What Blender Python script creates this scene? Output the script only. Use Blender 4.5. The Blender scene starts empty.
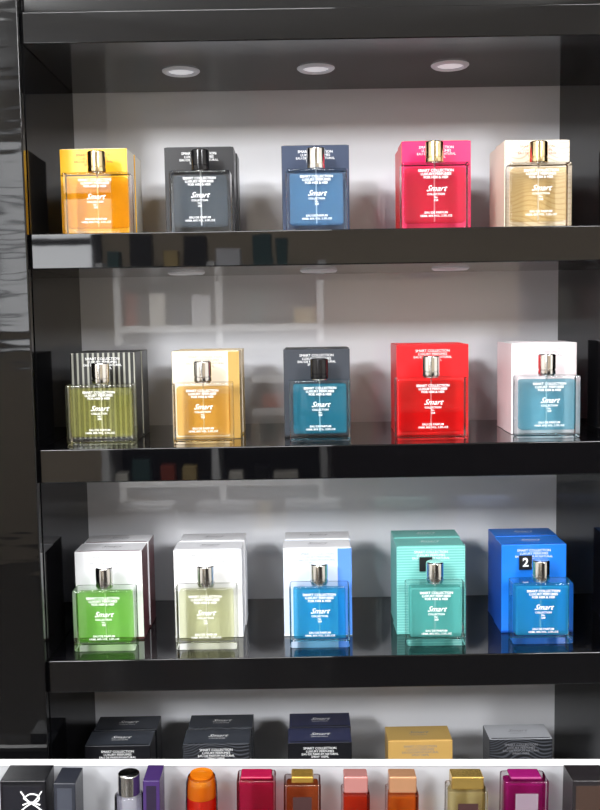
import bpy, bmesh, math, random
from mathutils import Matrix, Vector
random.seed(4)
S=bpy.context.scene
S.view_settings.view_transform='Standard'
COL=S.collection

# ------------------------------------------------------------ materials
def srgb(r,g,b):
    f=lambda c:(c/255/12.92) if c/255<=.04045 else ((c/255+.055)/1.055)**2.4
    return (f(r),f(g),f(b),1)
def new_mat(n):
    m=bpy.data.materials.new(n); m.use_nodes=True
    nt=m.node_tree; b=nt.nodes['Principled BSDF']
    return m,nt,b
def pmat(n,col,rough=.5,metal=0,spec=.5,coat=0,emit=0,coat_ior=1.5):
    m,nt,b=new_mat(n)
    b.inputs['Base Color'].default_value=col
    b.inputs['Roughness'].default_value=rough
    b.inputs['Metallic'].default_value=metal
    b.inputs['Specular IOR Level'].default_value=spec
    b.inputs['Coat Weight'].default_value=coat
    b.inputs['Coat Roughness'].default_value=.02
    b.inputs['Coat IOR'].default_value=coat_ior
    if emit:
        b.inputs['Emission Color'].default_value=col
        b.inputs['Emission Strength'].default_value=emit
    return m
def bumped(m,scale=(1,1,1),nscale=20,strength=.1,dist=.002,detail=2):
    nt=m.node_tree; b=nt.nodes['Principled BSDF']
    tc=nt.nodes.new('ShaderNodeTexCoord'); mp=nt.nodes.new('ShaderNodeMapping'); mp.inputs['Scale'].default_value=scale
    no=nt.nodes.new('ShaderNodeTexNoise'); no.inputs['Scale'].default_value=nscale; no.inputs['Detail'].default_value=detail
    bu=nt.nodes.new('ShaderNodeBump'); bu.inputs['Strength'].default_value=strength; bu.inputs['Distance'].default_value=dist
    nt.links.new(tc.outputs['Object'],mp.inputs[0]); nt.links.new(mp.outputs[0],no.inputs['Vector'])
    nt.links.new(no.outputs['Fac'],bu.inputs['Height']); nt.links.new(bu.outputs[0],b.inputs['Normal'])
    return m
def stripes(n,c1,c2,axis,period,duty=.5,rough=.35,metal=0,wob=0):
    m,nt,b=new_mat(n); b.inputs['Roughness'].default_value=rough; b.inputs['Metallic'].default_value=metal
    tc=nt.nodes.new('ShaderNodeTexCoord'); sp=nt.nodes.new('ShaderNodeSeparateXYZ')
    nt.links.new(tc.outputs['Object'],sp.inputs[0])
    src=sp.outputs[axis]
    if wob:
        no=nt.nodes.new('ShaderNodeTexNoise'); no.inputs['Scale'].default_value=25; no.inputs['Detail'].default_value=0
        nt.links.new(tc.outputs['Object'],no.inputs['Vector'])
        ma=nt.nodes.new('ShaderNodeMath'); ma.operation='MULTIPLY_ADD'; ma.inputs[1].default_value=wob
        nt.links.new(no.outputs['Fac'],ma.inputs[0]); nt.links.new(src,ma.inputs[2]); src=ma.outputs[0]
    d=nt.nodes.new('ShaderNodeMath'); d.operation='DIVIDE'; d.inputs[1].default_value=period
    fr=nt.nodes.new('ShaderNodeMath'); fr.operation='FRACT'
    lt=nt.nodes.new('ShaderNodeMath'); lt.operation='LESS_THAN'; lt.inputs[1].default_value=duty
    mx=nt.nodes.new('ShaderNodeMix'); mx.data_type='RGBA'
    nt.links.new(src,d.inputs[0]); nt.links.new(d.outputs[0],fr.inputs[0]); nt.links.new(fr.outputs[0],lt.inputs[0])
    nt.links.new(lt.outputs[0],mx.inputs['Factor']); mx.inputs['A'].default_value=c1; mx.inputs['B'].default_value=c2
    nt.links.new(mx.outputs['Result'],b.inputs['Base Color'])
    return m
def mixshader(nt,a,b_,fac):
    mx=nt.nodes.new('ShaderNodeMixShader')
    if isinstance(fac,float): mx.inputs[0].default_value=fac
    else: nt.links.new(fac,mx.inputs[0])
    nt.links.new(a,mx.inputs[1]); nt.links.new(b_,mx.inputs[2]); return mx.outputs[0]
def glass_mat(n,frac,tint=(.99,.995,.995,1),gloss=True):
    m=bpy.data.materials.new(n); m.use_nodes=True; nt=m.node_tree; nt.nodes.remove(nt.nodes['Principled BSDF'])
    tr=nt.nodes.new('ShaderNodeBsdfTransparent'); tr.inputs[0].default_value=tint
    gl=nt.nodes.new('ShaderNodeBsdfGlass'); gl.inputs['Roughness'].default_value=.0; gl.inputs['IOR'].default_value=1.45; gl.inputs['Color'].default_value=tint
    gs=nt.nodes.new('ShaderNodeBsdfGlossy'); gs.inputs['Roughness'].default_value=.02
    fr=nt.nodes.new('ShaderNodeFresnel'); fr.inputs['IOR'].default_value=1.5
    a=tr.outputs[0]
    if frac>0: a=mixshader(nt,tr.outputs[0],gl.outputs[0],frac)
    if gloss: a=mixshader(nt,a,gs.outputs[0],fr.outputs[0])
    nt.links.new(a,nt.nodes['Material Output'].inputs[0]); return m
def liquid_mat(n,col,body=.3,dens=1.0):
    m=bpy.data.materials.new(n); m.use_nodes=True; nt=m.node_tree; nt.nodes.remove(nt.nodes['Principled BSDF'])
    tr=nt.nodes.new('ShaderNodeBsdfTransparent'); tr.inputs[0].default_value=tuple(min(1,max(c,.015)**(.17*dens)) for c in col[:3])+(1,)
    df=nt.nodes.new('ShaderNodeBsdfDiffuse'); df.inputs[0].default_value=col
    tl=nt.nodes.new('ShaderNodeBsdfTranslucent'); tl.inputs[0].default_value=col
    d=mixshader(nt,df.outputs[0],tl.outputs[0],.35)
    a=mixshader(nt,tr.outputs[0],d,float(body)*.40)
    nt.links.new(a,nt.nodes['Material Output'].inputs[0]); return m

M_black=bumped(pmat('black_lacquer',srgb(6,6,8),.025,0,.8),(1,1,1),16,.05,.001)
M_side=bumped(pmat('black_side_lacquer',srgb(10,10,12),.06,0,.12),(1,1,1),10,.03,.001)
M_post=bumped(pmat('black_post_lacquer',srgb(8,8,9),.06,0,.5),(.6,1.0,3.0),22,.16,.0025,1)
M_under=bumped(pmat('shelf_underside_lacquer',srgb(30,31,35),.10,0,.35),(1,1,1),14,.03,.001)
M_panel=bumped(pmat('back_panel_laminate',srgb(226,227,232),.3,0,.4,coat=1.0,coat_ior=1.9),(1,1,1),3,.02,.004)
M_glass=glass_mat('clear_glass',.0)
M_glassedge=glass_mat('clear_glass_edge',.28)
M_chrome=pmat('chrome_cap',(.88,.87,.85,1),.12,1)
M_darkcap=pmat('dark_cap',srgb(28,28,30),.15,.3)
M_gold=pmat('gold_cap',(.88,.72,.42,1),.16,1)
M_collar=pmat('collar_metal',(.6,.6,.6,1),.25,1)
M_tube=pmat('spray_tube',(.8,.8,.8,1),.4)
M_white=pmat('white_print',(.95,.95,.95,1),.5)
M_greyp=pmat('grey_print',srgb(130,130,135),.5)
M_redp=pmat('red_print',srgb(200,70,40),.5)

# ------------------------------------------------------------ mesh helpers
def mesh_obj(name,bm,mats,loc=(0,0,0),parent=None,smooth=True):
    me=bpy.data.meshes.new(name); bm.to_mesh(me); bm.free()
    for m in mats: me.materials.append(m)
    if smooth:
        for p in me.polygons: p.use_smooth=True
        me.set_sharp_from_angle(angle=math.radians(50))
    o=bpy.data.objects.new(name,me); COL.objects.link(o); o.location=loc
    if smooth:
        wn=o.modifiers.new('wn','WEIGHTED_NORMAL'); wn.keep_sharp=True; wn.weight=100
    if parent: o.parent=parent
    return o
def box_bm(x0,x1,y0,y1,z0,z1,bev=0,seg=2,vert_only=False):
    bm=bmesh.new(); bmesh.ops.create_cube(bm,size=1)
    for v in bm.verts:
        v.co=Vector(((x0+x1)/2+v.co.x*(x1-x0),(y0+y1)/2+v.co.y*(y1-y0),(z0+z1)/2+v.co.z*(z1-z0)))
    if bev:
        if vert_only:
            es=[e for e in bm.edges if abs(e.verts[0].co.z-e.verts[1].co.z)>1e-6]
        else: es=bm.edges[:]
        bmesh.ops.bevel(bm,geom=es,offset=bev,segments=seg,affect='EDGES',profile=.5)
    return bm
def box(name,x0,x1,y0,y1,z0,z1,mat,parent=None,bev=0,seg=2):
    return mesh_obj(name,box_bm(x0,x1,y0,y1,z0,z1,bev,seg),[mat],parent=parent,smooth=bool(bev))
def lathe_bm(prof,n=40):
    bm=bmesh.new(); rings=[]
    for r,z in prof:
        if r<1e-6: rings.append([bm.verts.new((0,0,z))])
        else: rings.append([bm.verts.new((r*math.cos(2*math.pi*i/n),r*math.sin(2*math.pi*i/n),z)) for i in range(n)])
    for a,b in zip(rings,rings[1:]):
        for i in range(n):
            j=(i+1)%n
            if len(a)==1 and len(b)==1: continue
            if len(a)==1: bm.faces.new((a[0],b[j],b[i]))
            elif len(b)==1: bm.faces.new((a[i],a[j],b[0]))
            else: bm.faces.new((a[i],a[j],b[j],b[i]))
    bmesh.ops.recalc_face_normals(bm,faces=bm.faces)
    return bm
def empty(name,loc=(0,0,0),rz=0):
    e=bpy.data.objects.new(name,None); COL.objects.link(e); e.location=loc; e.rotation_euler=(0,0,rz); e.empty_display_size=.02
    return e
def text_mesh(lines,name):
    bm=bmesh.new()
    for s,size,x,z,sh,off in lines:
        cu=bpy.data.curves.new('t','FONT'); cu.body=s; cu.size=size; cu.shear=sh; cu.align_x='CENTER'; cu.align_y='CENTER'; cu.offset=off; cu.resolution_u=2
        o=bpy.data.objects.new('t',cu); COL.objects.link(o)
        bpy.context.view_layer.update()
        me=bpy.data.meshes.new_from_object(o.evaluated_get(bpy.context.evaluated_depsgraph_get()))
        me.transform(Matrix.Translation((x,0,z))@Matrix.Rotation(math.radians(90),4,'X'))
        bm.from_mesh(me)
        bpy.data.objects.remove(o); bpy.data.curves.remove(cu); bpy.data.meshes.remove(me)
    me=bpy.data.meshes.new(name); bm.to_mesh(me); bm.free(); return me
T_bottle=text_mesh([
 ('SMART COLLECTION',.0044,0,.0690,0,.00006),('LUXURY PERFUMES',.0042,0,.0650,0,.00006),('FOR HIM & HER',.0042,0,.0611,0,.00006),
 ('Smart',.0098,0,.0480,.5,0.00003),('COLLECTION',.0034,0,.0414,0,.00004),('No.',.0032,0,.0379,0,.00004),('258',.0034,0,.0345,0,.00004),
 ('EAU DE PARFUM',.0037,0,.0200,0,.00003),('100ML 80% VOL. 3.3FL.OZ',.0034,0,.0162,0,.00003)],'label_text')
T_box=text_mesh([('SMART COLLECTION',.0046,0,0,0,0),('LUXURY PERFUMES',.0043,0,-.0042,0,0),('EAU DE PARFUM NATURAL',.0040,0,-.0081,0,0),('SPRAY 100ML',.0040,0,-.0118,0,0)],'box_text')
T_top=text_mesh([('Smart',.012,0,.002,.5,0),('COLLECTION',.0040,0,-.007,0,0)],'lid_text')
T_two=text_mesh([('2',.016,0,0,0,.0004)],'numeral')
def text_obj(me,name,mat,parent,loc,flat=False,scale=1):
    m2=me.copy(); m2.name=name; m2.materials.clear(); m2.materials.append(mat)
    o=bpy.data.objects.new(name,m2); COL.objects.link(o); o.parent=parent; o.location=loc; o.scale=(scale,)*3
    if flat: o.rotation_euler=(math.radians(-90),0,0)
    return o

# ------------------------------------------------------------ cabinet
Z=dict(ceil=.3208,s1=.1023,u1=.0606,s2=-.1556,u2=-.1968,s3=-.4187,u3=-.4594,s4=-.682)
XL,XR,YB=-.314,.380,.250
box('cabinet_back_panel',XL-.02,XR+.02,YB,YB+.02,-.72,.36,M_panel)
box('cabinet_side_panel',XL-.03,XL,.002,YB,-.72,.36,M_side)
box('cabinet_side_panel',XR+.0605,XR+.09,.002,YB,-.72,.36,M_side)
box('cabinet_post',XL-.25,XL-.001,-.012,.002,-1.38,.50,M_post,None,.002)
box('cabinet_post',XR+.06,XR+.3,-.012,.002,-1.38,.50,M_post,None,.002)
def shelf(n,zt,zb):
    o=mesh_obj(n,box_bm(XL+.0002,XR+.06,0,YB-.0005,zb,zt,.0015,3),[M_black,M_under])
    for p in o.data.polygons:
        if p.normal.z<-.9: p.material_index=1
    return o
for a,b in (('s1','u1'),('s2','u2'),('s3','u3')): shelf('display_shelf',Z[a],Z[b])
shelf('display_shelf',Z['s4'],Z['s4']-.04)
shelf('cabinet_top_board',.357,Z['ceil'])
for za,zb in ((Z['s1'],Z['ceil']),(Z['s2'],Z['u1']),(Z['s3'],Z['u2']),(Z['s4'],Z['u3'])):
    box('cabinet_partition',XR,XR+.018,.002,YB-.001,za+.0002,zb-.0002,M_side)
box('cabinet_top_fascia',XL-.25,XR+.3,.004,.03,.357,.60,M_black)
box('cabinet_plinth',XL,XR+.06,.004,.03,-1.38,Z['s4']-.04,M_black)
M_ring=pmat('downlight_ring',srgb(200,200,205),.35,.1,emit=.12)  # faint glow added to lift the ring tone; the ring is no lamp
M_lens=pmat('downlight_lens',srgb(225,225,230),.3,emit=.5)  # small glow put in to brighten the lens
for zc in (Z['ceil'],Z['u1'],Z['u2'],Z['u3']):
    for x,y in ((-.1455,.133),(.030,.129),(.2035,.124)):
        e=empty('recessed_downlight',(x,y,zc))
        mesh_obj('trim_ring',lathe_bm([(.0165,-.001),(.018,-.0032),(.022,-.0030),(.0245,-.0010),(.0245,0),(.0165,0),(.0165,-.001)]),[M_ring],parent=e)
        mesh_obj('diffuser',lathe_bm([(0,-.0016),(.012,-.0014),(.0164,-.0008),(.0164,-.0001),(0,-.0001)]),[M_lens],parent=e)

# ------------------------------------------------------------ bottle
def glass_block(w,dep,h,e,vb=.0035,eb=.0022):
    bm=box_bm(-w/2,w/2,-dep/2,dep/2,0,h,vb,4,True)
    es=[ed for ed in bm.edges if (all(v.co.z>h-1e-6 for v in ed.verts) or all(v.co.z<1e-6 for v in ed.verts)) and len(ed.link_faces)==2 and abs(ed.link_faces[0].normal.z-ed.link_faces[1].normal.z)>.5]
    bmesh.ops.bevel(bm,geom=es,offset=eb,segments=3,affect='EDGES',profile=.5)
    o=mesh_obj('glass_body',bm,[M_glass,M_glassedge],parent=e)
    for p in o.data.polygons:
        if abs(p.normal.y)<.98: p.material_index=1
    return o
def bottle(x0,x1,zs,h,capmat,liq,cap_h=.0265,dep=.030,y0=.03,rz=0,level=.005,print_mat=None,cap_w=.0225,capdx=0):
    w=x1-x0
    e=empty('perfume_bottle',((x0+x1)/2,y0+dep/2,zs+.0002),rz)
    glass_block(w,dep,h,e)
    i=.0048
    mesh_obj('perfume_liquid',box_bm(-w/2+i,w/2-i,-dep/2+.005,dep/2-.005,.0095,h-level,.003,3),[liq],parent=e)
    mesh_obj('neck_collar',lathe_bm([(0,h-.0005),(.0095,h-.0005),(.0095,h+.0035),(0,h+.0035)]),[M_collar],parent=e)
    mesh_obj('dip_tube',lathe_bm([(0,.011),(.0009,.011),(.0009,h),(0,h)],12),[M_tube],parent=e)
    r=cap_w/2; c0=h+.001; c1=h+cap_h
    mesh_obj('cap',lathe_bm([(0,c0),(r-.0008,c0),(r,c0+.0008),(r,c0+.0055),(r-.0006,c0+.0060),(r-.0006,c0+.0066),(r,c0+.0070),(r,c1-.0015),(r-.0005,c1-.0006),(r-.0015,c1),(r-.003,c1-.0004),(0,c1-.0004)],48),[capmat],parent=e)
    text_obj(T_bottle,'label_print',print_mat or M_white,e,(0,-dep/2-.0004,0),scale=h/.079)
    return e
L=lambda n,r,g,b,body=.3,dens=1.: liquid_mat('liquid_'+n,srgb(r,g,b),body,dens)
hA=.0755
B=[
(-.283,-.200,'s1',hA,M_gold,L('amber_orange',248,178,30,.5,1.1)),
(-.152,-.078,'s1',hA,M_darkcap,L('smoke',170,185,200,.35,.6)),
(-.011, .064,'s1',hA,M_chrome,L('steel_blue',140,195,240,.8,.6)),
( .130, .213,'s1',.0810,M_gold,L('crimson',240,80,100,.6,.8)),
( .261, .337,'s1',.0790,M_gold,L('pale_amber',242,208,140,.3)),
(-.288,-.204,'s2',hA,M_chrome,L('olive',205,205,115,.5,.9)),
(-.156,-.081,'s2',hA,M_chrome,L('honey',245,185,75,.45,1.2)),
(-.011, .065,'s2',.0765,M_darkcap,L('petrol',75,180,210,.8,.6)),
( .122, .211,'s2',.0775,M_chrome,L('red',240,60,60,.4)),
( .272, .350,'s2',.0775,M_chrome,L('teal_blue',95,190,218,.4)),
(-.289,-.211,'s3',.079,M_chrome,L('lime',145,232,90,.6,1.1)),
(-.160,-.082,'s3',.079,M_chrome,L('pale_lemon',230,232,165,.3)),
(-.015, .061,'s3',.079,M_chrome,L('azure',50,195,250,.7,1.2)),
( .133, .208,'s3',.079,M_chrome,L('mint',145,238,232,.8)),
( .267, .344,'s3',.079,M_chrome,L('cyan_blue',70,205,255,.9,.6)),
]
for k,(a,b,s,h,c,l) in enumerate(B):
    bottle(a,b,Z[s],h,c,l,rz=math.radians(random.uniform(-1.5,1.5)))

# ------------------------------------------------------------ boxes
def pbox(x0,x1,zs,h,front,side,top,print_mat,y0=.0765,d=.046,rz=0,strip=None,txt=True,toptxt=True,second=True,edge=None):
    w=x1-x0
    for k in range(2 if second else 1):
        e=empty('perfume_box',((x0+x1)/2+(k*.0015),y0+d/2+k*(d+.003),zs+.0002),rz if k==0 else rz*.3)
        bm=box_bm(-w/2,w/2,-d/2,d/2,0,h,.0009,2)
        o=mesh_obj('carton',bm,[front,side,top],parent=e)
        for p in o.data.polygons:
            n=p.normal
            if abs(n.x)>.7: p.material_index=1
            elif n.z>.7: p.material_index=2
        box('lid_flap',-w/2+.003,w/2-.003,-d/2+.0015,-d/2+.0035,h-.0002,h+.0004,side,e)
        box('base_band',-w/2-.0002,w/2+.0002,-d/2-.0002,d/2+.0002,.0005,.003,side,e)
        if k==0:
            if strip: box('colour_strip',w/2-strip[0],w/2+.0003,-d/2-.0003,d/2,.001,h-.001,strip[1],e)
            if txt: text_obj(T_box,'front_print',print_mat,e,(0,-d/2-.0004,h-.008))
        if toptxt: text_obj(T_top,'lid_print',print_mat,e,(0,0,h+.0006),flat=True,scale=.9)
    return e
C=lambda n,r,g,b,ro=.35,me=0: pmat('carton_'+n,srgb(r,g,b),ro,me)
black=C('black',20,20,24); navy=C('navy',42,54,78); white=C('white',236,236,240); cream=C('cream',228,216,196); goldc=C('gold',205,170,100,.3,.4)
yel=C('yellow',240,182,25); mag=C('magenta',220,24,95); red=C('red',225,18,26); pinkw=C('pink_white',236,222,224)
maroon=C('maroon',80,25,35); blue=C('blue',25,115,215); teal=stripes('carton_teal',srgb(104,178,172),srgb(136,202,196),2,.0035,.4)
tealp=C('teal_plain',108,183,176); char=C('charcoal',54,58,66)
strp=stripes('carton_pinstripe',srgb(30,30,30),srgb(150,150,140),0,.0066,.38)
wave=stripes('carton_contour',srgb(226,214,196),srgb(208,188,162),2,.005,.25,wob=.03)
wtex=bumped(C('white_embossed',232,232,234,.45),(1,1,1),400,.5,.0006,1)
dpat=stripes('carton_dark_pattern',srgb(26,27,30),srgb(66,68,74),2,.004,.4,wob=.03)
lblue=C('ice_blue',212,223,242); silver=C('silver',175,177,183,.3,.2); bgold=C('ochre',205,165,95,.35,.3)
h1,h2,h3=.111,.1135,.1178
pbox(-.294,-.209,Z['s1'],h1,yel,cream,cream,M_redp,rz=math.radians(-1))
pbox(-.163,-.076,Z['s1'],h1,black,black,char,M_white)
pbox(-.016, .069,Z['s1'],h1,navy,black,char,M_white)
pbox( .135, .222,Z['s1'],.114,mag,red,mag,M_white)
pbox( .263, .346,Z['s1'],.113,wave,cream,cream,M_redp,rz=math.radians(2))
pbox(-.291,-.208,Z['s2'],h2,strp,black,black,M_white)
pbox(-.161,-.075,Z['s2'],h2,cream,goldc,cream,M_greyp,strip=(.014,goldc))
pbox(-.018, .067,Z['s2'],h2,char,black,char,M_white)
pbox( .127, .219,Z['s2'],.117,red,red,red,M_white)
pbox( .274, .358,Z['s2'],.117,pinkw,pinkw,white,M_greyp)
pbox(-.295,-.207,Z['s3'],h3,white,maroon,white,M_greyp)
pbox(-.166,-.077,Z['s3'],h3,wtex,white,white,M_greyp)
pbox(-.023, .066,Z['s3'],h3,lblue,white,white,M_greyp,strip=(.018,C('periwinkle',90,140,220)))
pbox( .125, .215,Z['s3'],h3,teal,tealp,tealp,M_white)
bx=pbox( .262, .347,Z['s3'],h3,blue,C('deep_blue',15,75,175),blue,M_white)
for px,tz in ((.293,.0945),(.163,.0945)):
    e=empty('price_tag',(px,.0735,Z['s3']+tz))
    box('tag_card',-.0085,.0085,0,.001,-.0095,.0095,pmat('tag_black',srgb(18,18,20),.4),e,.0004)
    if px>.2: text_obj(T_two,'numeral',M_white,e,(0,-.0003,0))
for a,b,fm,tm,pm,sec in ((-.291,-.204,black,char,M_white,1),(-.161,-.072,dpat,char,M_white,1),(-.021,.064,black,C('night',44,48,76),M_white,1),(.112,.198,bgold,goldc,M_greyp,0),(.247,.331,dpat,silver,M_greyp,0)):
    pbox(a,b,Z['s4'],.1180,fm,fm,tm,pm,second=bool(sec))

# ------------------------------------------------------------ collage strip with mixed fragrances on an invented tray
M_tback=pmat('strip_backdrop_grey',srgb(175,176,180),.4)
tray=empty('invented_strip_tray',(0,0,-.5375))  # invented holder for the separate collage strip
tray.rotation_euler=(0,math.radians(1.0),0)
box('strip_backdrop',-.45,.45,-.034,-.029,-.165,-.0035,M_tback,tray)  # invented sheet, also hides the lower box fronts behind it
box('collage_border',-.45,.45,-.036,-.027,-.0035,.0005,pmat('border_white',(.95,.95,.95,1),.4),tray)  # white collage border built as a thin bar
box('strip_floor',-.45,.45,-.13,-.034,-.165,-.150,M_black,tray)
def small(px0,px1,kind,mats,capf=.8,caph=.022,top=.007,name='fragrance_bottle',label=None):
    s=1/879.; x0=(px0-303)*s; x1=(px1-303)*s; w=x1-x0; h=.150+top
    e=bpy.data.objects.new(name,None); COL.objects.link(e)
    base=Matrix.Translation((0,0,-.5375))@Matrix.Rotation(math.radians(1.0),4,'Y')
    e.matrix_world=base@Matrix.Translation(((x0+x1)/2,-.075,-.150))
    hb=h-caph
    if kind=='box':
        mesh_obj('carton',box_bm(-w/2,w/2,-.02,.02,0,h,.001),[mats[0]],parent=e)
        box('panel',-w/2+.004,w/2-.004,-.0205,-.0198,.02,h-.006,mats[1],e)
    elif kind=='flask':
        glass_block(w,.030,hb,e,.004,.002)
        mesh_obj('perfume_liquid',box_bm(-w/2+.003,w/2-.003,-.012,.012,.006,hb-.004,.003,3),[mats[0]],parent=e)
        cw=w*capf/2
        mesh_obj('cap',box_bm(-cw,cw,-.011,.011,hb,h,.002,3),[mats[1]],parent=e)
        if label: box('label',-w*.25,w*.25,-.0156,-.0151,hb-.034,hb-.014,label,e)
    elif kind=='round':
        r=w/2
        mesh_obj('glass_body',lathe_bm([(0,0),(r*.9,0),(r,.003),(r,hb-.003),(r*.8,hb),(0,hb)]),[M_glass],parent=e)
        mesh_obj('perfume_liquid',lathe_bm([(0,.008),(r*.85,.008),(r*.85,hb-.005),(0,hb-.005)]),[mats[0]],parent=e)
        mesh_obj('cap',lathe_bm([(0,hb),(r*capf,hb),(r*capf,h-.001),(r*capf-.001,h),(0,h)]),[mats[1]],parent=e)
    else:
        r=w/2
        mesh_obj('glass_body',lathe_bm([(0,0),(r*.9,0),(r,.005),(r*.98,hb*.5),(r,hb*.8),(r*.96,hb*.95),(r*.85,hb-.001),(r*.6,hb),(0,hb)]),[M_glass],parent=e)
        mesh_obj('perfume_liquid',lathe_bm([(0,.008),(r*.85,.008),(r*.9,.012),(r*.9,hb*.84),(0,hb*.84)]),[mats[0]],parent=e)
        mesh_obj('perfume_liquid_upper',lathe_bm([(0,hb*.842),(r*.89,hb*.842),(r*.87,hb*.94),(r*.75,hb-.003),(0,hb-.003)]),[mats[1]],parent=e)
        mesh_obj('cap',lathe_bm([(0,hb),(r*capf,hb),(r*capf,h),(0,h)]),[mats[1]],parent=e)
    return e,w,h
g=lambda n,r,gg,b,ro=.25,me=0: pmat('finish_'+n,srgb(r,gg,b),ro,me)
e0,w0,h0=small(-4,42,'box',(g('ink',16,16,20),g('ink2',24,24,30)),name='fragrance_box')
cu=bpy.data.curves.new('ribbon_emblem','CURVE'); cu.dimensions='3D'; cu.bevel_depth=.0008
for pts in ([(-.012,.012),(-.004,.001),(.006,-.006),(.013,-.012)],[(.012,.012),(.004,.001),(-.006,-.006),(-.013,-.012)],[(-.009,.004),(0,.009),(.009,.004),(0,-.001),(-.009,.004)],[(-.010,-.004),(0,-.001),(.010,-.004)]):
    sp=cu.splines.new('BEZIER'); sp.bezier_points.add(len(pts)-1)
    for bp,(x,z) in zip(sp.bezier_points,pts): bp.co=(x,0,z); bp.handle_left_type=bp.handle_right_type='AUTO'
cu.materials.append(M_white)
ro=bpy.data.objects.new('ribbon_emblem',cu); COL.objects.link(ro); ro.parent=e0; ro.location=(.010,-.0215,h0-.024)
LB=g('label_dark',60,40,40)
small(50,72,'box',(g('graphite_box',40,42,50),g('slate',60,63,72)),name='fragrance_box',top=.004)
small(108,138,'round',(L('lilac',215,212,230,.6,.5),M_chrome),.75,.024)
small(140,157,'box',(g('plum_box',60,40,90),g('dark_plum',40,32,50)),name='fragrance_box')
small(181,214,'gourd',(L('scarlet',235,50,25,1.2,2.0),L('sunny',245,150,30,1.2,1.8)),.7,.003)
small(234,274,'flask',(L('raspberry',205,25,75,.7,2.6),g('raspberry_dark',150,20,60)),.8,.003)
small(282,320,'flask',(L('brown_amber',190,85,35,.5,2.4),g('gold1',190,150,70,.25,.7)),.6,.008,label=LB)
small(341,370,'flask',(L('vermilion',225,60,20,.6,2.8),g('rosegold',205,140,135,.25,.5)),.85,.020)
small(387,420,'flask',(L('tangerine',235,115,25,.6,2.8),g('rosegold2',215,160,120,.25,.6)),.85,.020)
small(449,490,'flask',(L('champagne',225,200,120,.4,1.6),g('gold3',215,180,100,.2,.8)),.8,.016,label=LB)
small(506,552,'flask',(L('fuchsia',195,25,130,.8,2.6),g('fuchsia_dark',130,20,90)),.7,.004,label=g('silver_label',170,150,165,.25,.5))
small(574,612,'box',(g('coal',35,32,34),g('cocoa',60,46,40)),name='fragrance_box')

# ------------------------------------------------------------ room shell
M_wall=bumped(pmat('wall_paint',srgb(215,210,203),.7),(1,1,1),30,.1,.002)
M_rear=bumped(pmat('rear_wall_paint',srgb(190,176,155),.7),(1,1,1),30,.1,.002)
M_ceil=pmat('ceiling_paint',srgb(238,238,238),.8)
M_floor=pmat('floor_tile',srgb(50,48,46),.2)
box('wall_front',-3,3,.40,.50,-1.4,1.36,M_wall)
box('wall_rear',-3,3,-4.6,-4.5,-1.4,1.36,M_rear)
box('wall_left',-3.1,-3,-4.6,.5,-1.4,1.36,M_wall)
box('wall_right',3,3.1,-4.6,.5,-1.4,1.36,M_wall)
box('floor',-3.1,3.1,-4.6,.5,-1.48,-1.4,M_floor)
box('ceiling',-3.1,3.1,-4.6,.5,1.36,1.44,M_ceil)
box('cabinet_carcass',XL-.25,XR+.3,YB+.021,.395,-1.38,.60,M_black)
win=empty('added_glow_panel',(-1.75,-4.49,.45))  # invented window, added for the bright reflection in the left post
M_wf=pmat('glow_frame',srgb(60,60,60),.4)
box('frame_outer',-.62,.62,0,.04,-.6,.6,M_wf,win)
box('glow_pane',-.57,.57,.041,.045,-.55,.55,pmat('added_glow',(.95,.97,1,1),.5,emit=4.5),win)  # added glowing sheet, mirrored by the post
box('glow_divider',-.02,.02,.046,.06,-.55,.55,M_wf,win)
for i in range(3): box('glow_bar_%d'%i,-.57,.57,.046,.055,-.3+i*.28,-.26+i*.28,M_wf,win)
M_counter=pmat('counter_dark',srgb(40,34,32),.3)
ct=empty('invented_counter',(.9,-3.7,-1.4))  # invented unseen counter, darkens the reflection in the lower shelf front
box('counter_body',-.75,1.6,-.3,.3,0,.92,M_counter,ct,.01)
box('counter_top',-.8,1.65,-.34,.34,.921,.96,pmat('counter_stone',srgb(120,115,108),.15),ct,.01)
st=empty('stock_shelving',(0,-4.25,0))
M_wsh=pmat('white_shelving',srgb(240,240,240),.4)
box('rear_board',-1.08,.15,-.24,-.2,-1.39,.30,pmat('shelving_back',srgb(70,68,66),.5),st)
for i in range(6): box('board_%d'%i,-1.05,.12,-.2,.2,-1.32+i*.31,-1.28+i*.31,M_wsh,st)
for i,x in enumerate((-1.08,-.48,.12)): box('upright_%d'%i,x,x+.04,-.2,.21,-1.39,.30,M_wsh,st)
cols=[srgb(*c) for c in ((230,225,215),(160,70,50),(50,56,80),(30,30,30),(200,175,120),(230,230,235),(180,180,190),(60,90,90))]
mm=[pmat('stock_%d'%i,c,.4) for i,c in enumerate(cols)]
bm=bmesh.new()
for i in range(6):
    x=-1.02
    while x<.0:
        w=random.uniform(.06,.14);h=random.uniform(.08,.2)
        if not(-.6<x<-.44):
            t=box_bm(x,x+w,.06,.16,-1.28+i*.31,-1.28+i*.31+h,.004,1)
            t2=bpy.data.meshes.new('t')
            mi=random.randrange(8)
            for f in t.faces: f.material_index=mi
            t.to_mesh(t2); t.free(); bm.from_mesh(t2); bpy.data.meshes.remove(t2)
        x+=w+random.uniform(.02,.08)
mesh_obj('stock_cartons',bm,mm,parent=st)

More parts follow.
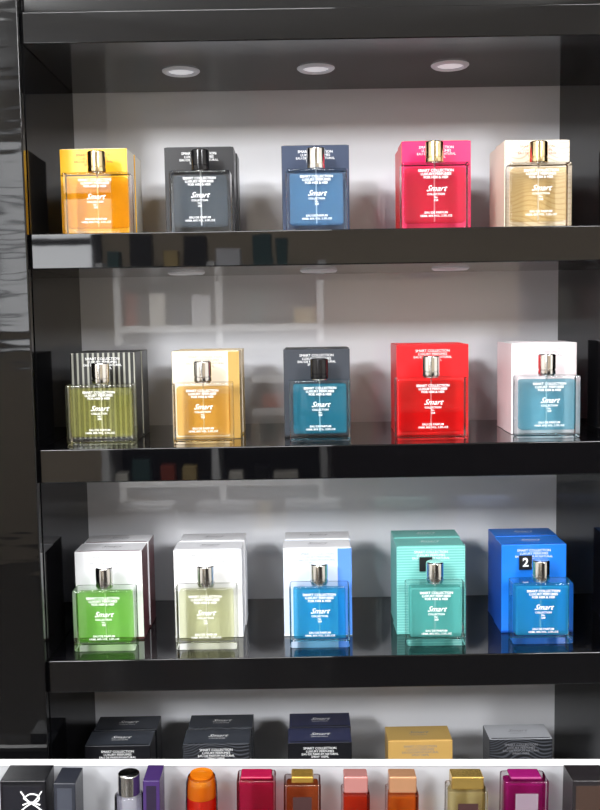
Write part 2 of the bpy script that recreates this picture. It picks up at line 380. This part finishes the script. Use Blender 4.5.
# ------------------------------------------------------------ lights
def panel(x,y,power,sx=.6,sy=.6,col=(.98,.99,1)):
    e=empty('ceiling_light',(x,y,1.355))
    for nm,a in (('f1',(-sx/2-.02,-sx/2,-sy/2,sy/2)),('f2',(sx/2,sx/2+.02,-sy/2,sy/2)),('f3',(-sx/2,sx/2,-sy/2-.02,-sy/2)),('f4',(-sx/2,sx/2,sy/2,sy/2+.02))):
        box('frame_'+nm,a[0],a[1],a[2],a[3],-.02,.004,M_wsh,e)
    ld=bpy.data.lights.new('panel_lamp','AREA'); ld.shape='RECTANGLE'; ld.size=sx; ld.size_y=sy; ld.energy=power; ld.color=col
    lo=bpy.data.objects.new('panel_lamp',ld); COL.objects.link(lo); lo.parent=e; lo.location=(0,0,-.012)
def flood(x,y,z,power,size,tgt=(0,0.1,-.15),col=(.98,.99,1)):
    e=empty('key_fill_flood',(x,y,z))
    d=(Vector(tgt)-Vector((x,y,z))).normalized()
    e.rotation_euler=d.to_track_quat('-Z','Y').to_euler()
    h=size/2+.01
    box('housing',-h,h,-h,h,.006,.05,M_darkcap,e,.004)
    ld=bpy.data.lights.new('flood_lamp','AREA'); ld.size=size; ld.energy=power; ld.color=col
    lo=bpy.data.objects.new('flood_lamp',ld); COL.objects.link(lo); lo.parent=e
flood(-1.62,-3.1,1.12,86,.40,tgt=(0,.1,-.35))
flood(1.62,-3.1,1.12,40,.40,tgt=(0,.1,-.35))  # added fill from the right, no such lamp known
panel(-.2,-.95,22); panel(-1.0,-2.1,52); panel(1.2,-2.1,52); panel(-1.9,-2.6,34); panel(1.9,-2.6,34)
w=bpy.data.worlds.new('world'); S.world=w; w.use_nodes=True
w.node_tree.nodes['Background'].inputs[0].default_value=(.6,.65,.7,1); w.node_tree.nodes['Background'].inputs[1].default_value=.3

# ------------------------------------------------------------ camera
p,r,yw=.0921,-.0161,.0019
fwd=Vector((math.sin(yw)*math.cos(p),math.cos(yw)*math.cos(p),-math.sin(p)))
right=Vector((math.cos(yw),-math.sin(yw),0)); up=right.cross(fwd)
r2=math.cos(r)*right+math.sin(r)*up; u2=-math.sin(r)*right+math.cos(r)*up
cd=bpy.data.cameras.new('camera'); cam=bpy.data.objects.new('camera',cd); COL.objects.link(cam)
m=Matrix((r2,u2,-fwd)).transposed().to_4x4(); m.translation=Vector((0,-1.15,0)); cam.matrix_world=m
cd.sensor_fit='VERTICAL'; cd.sensor_height=24; cd.lens=958.3*24/810; cd.clip_start=.01
S.camera=cam
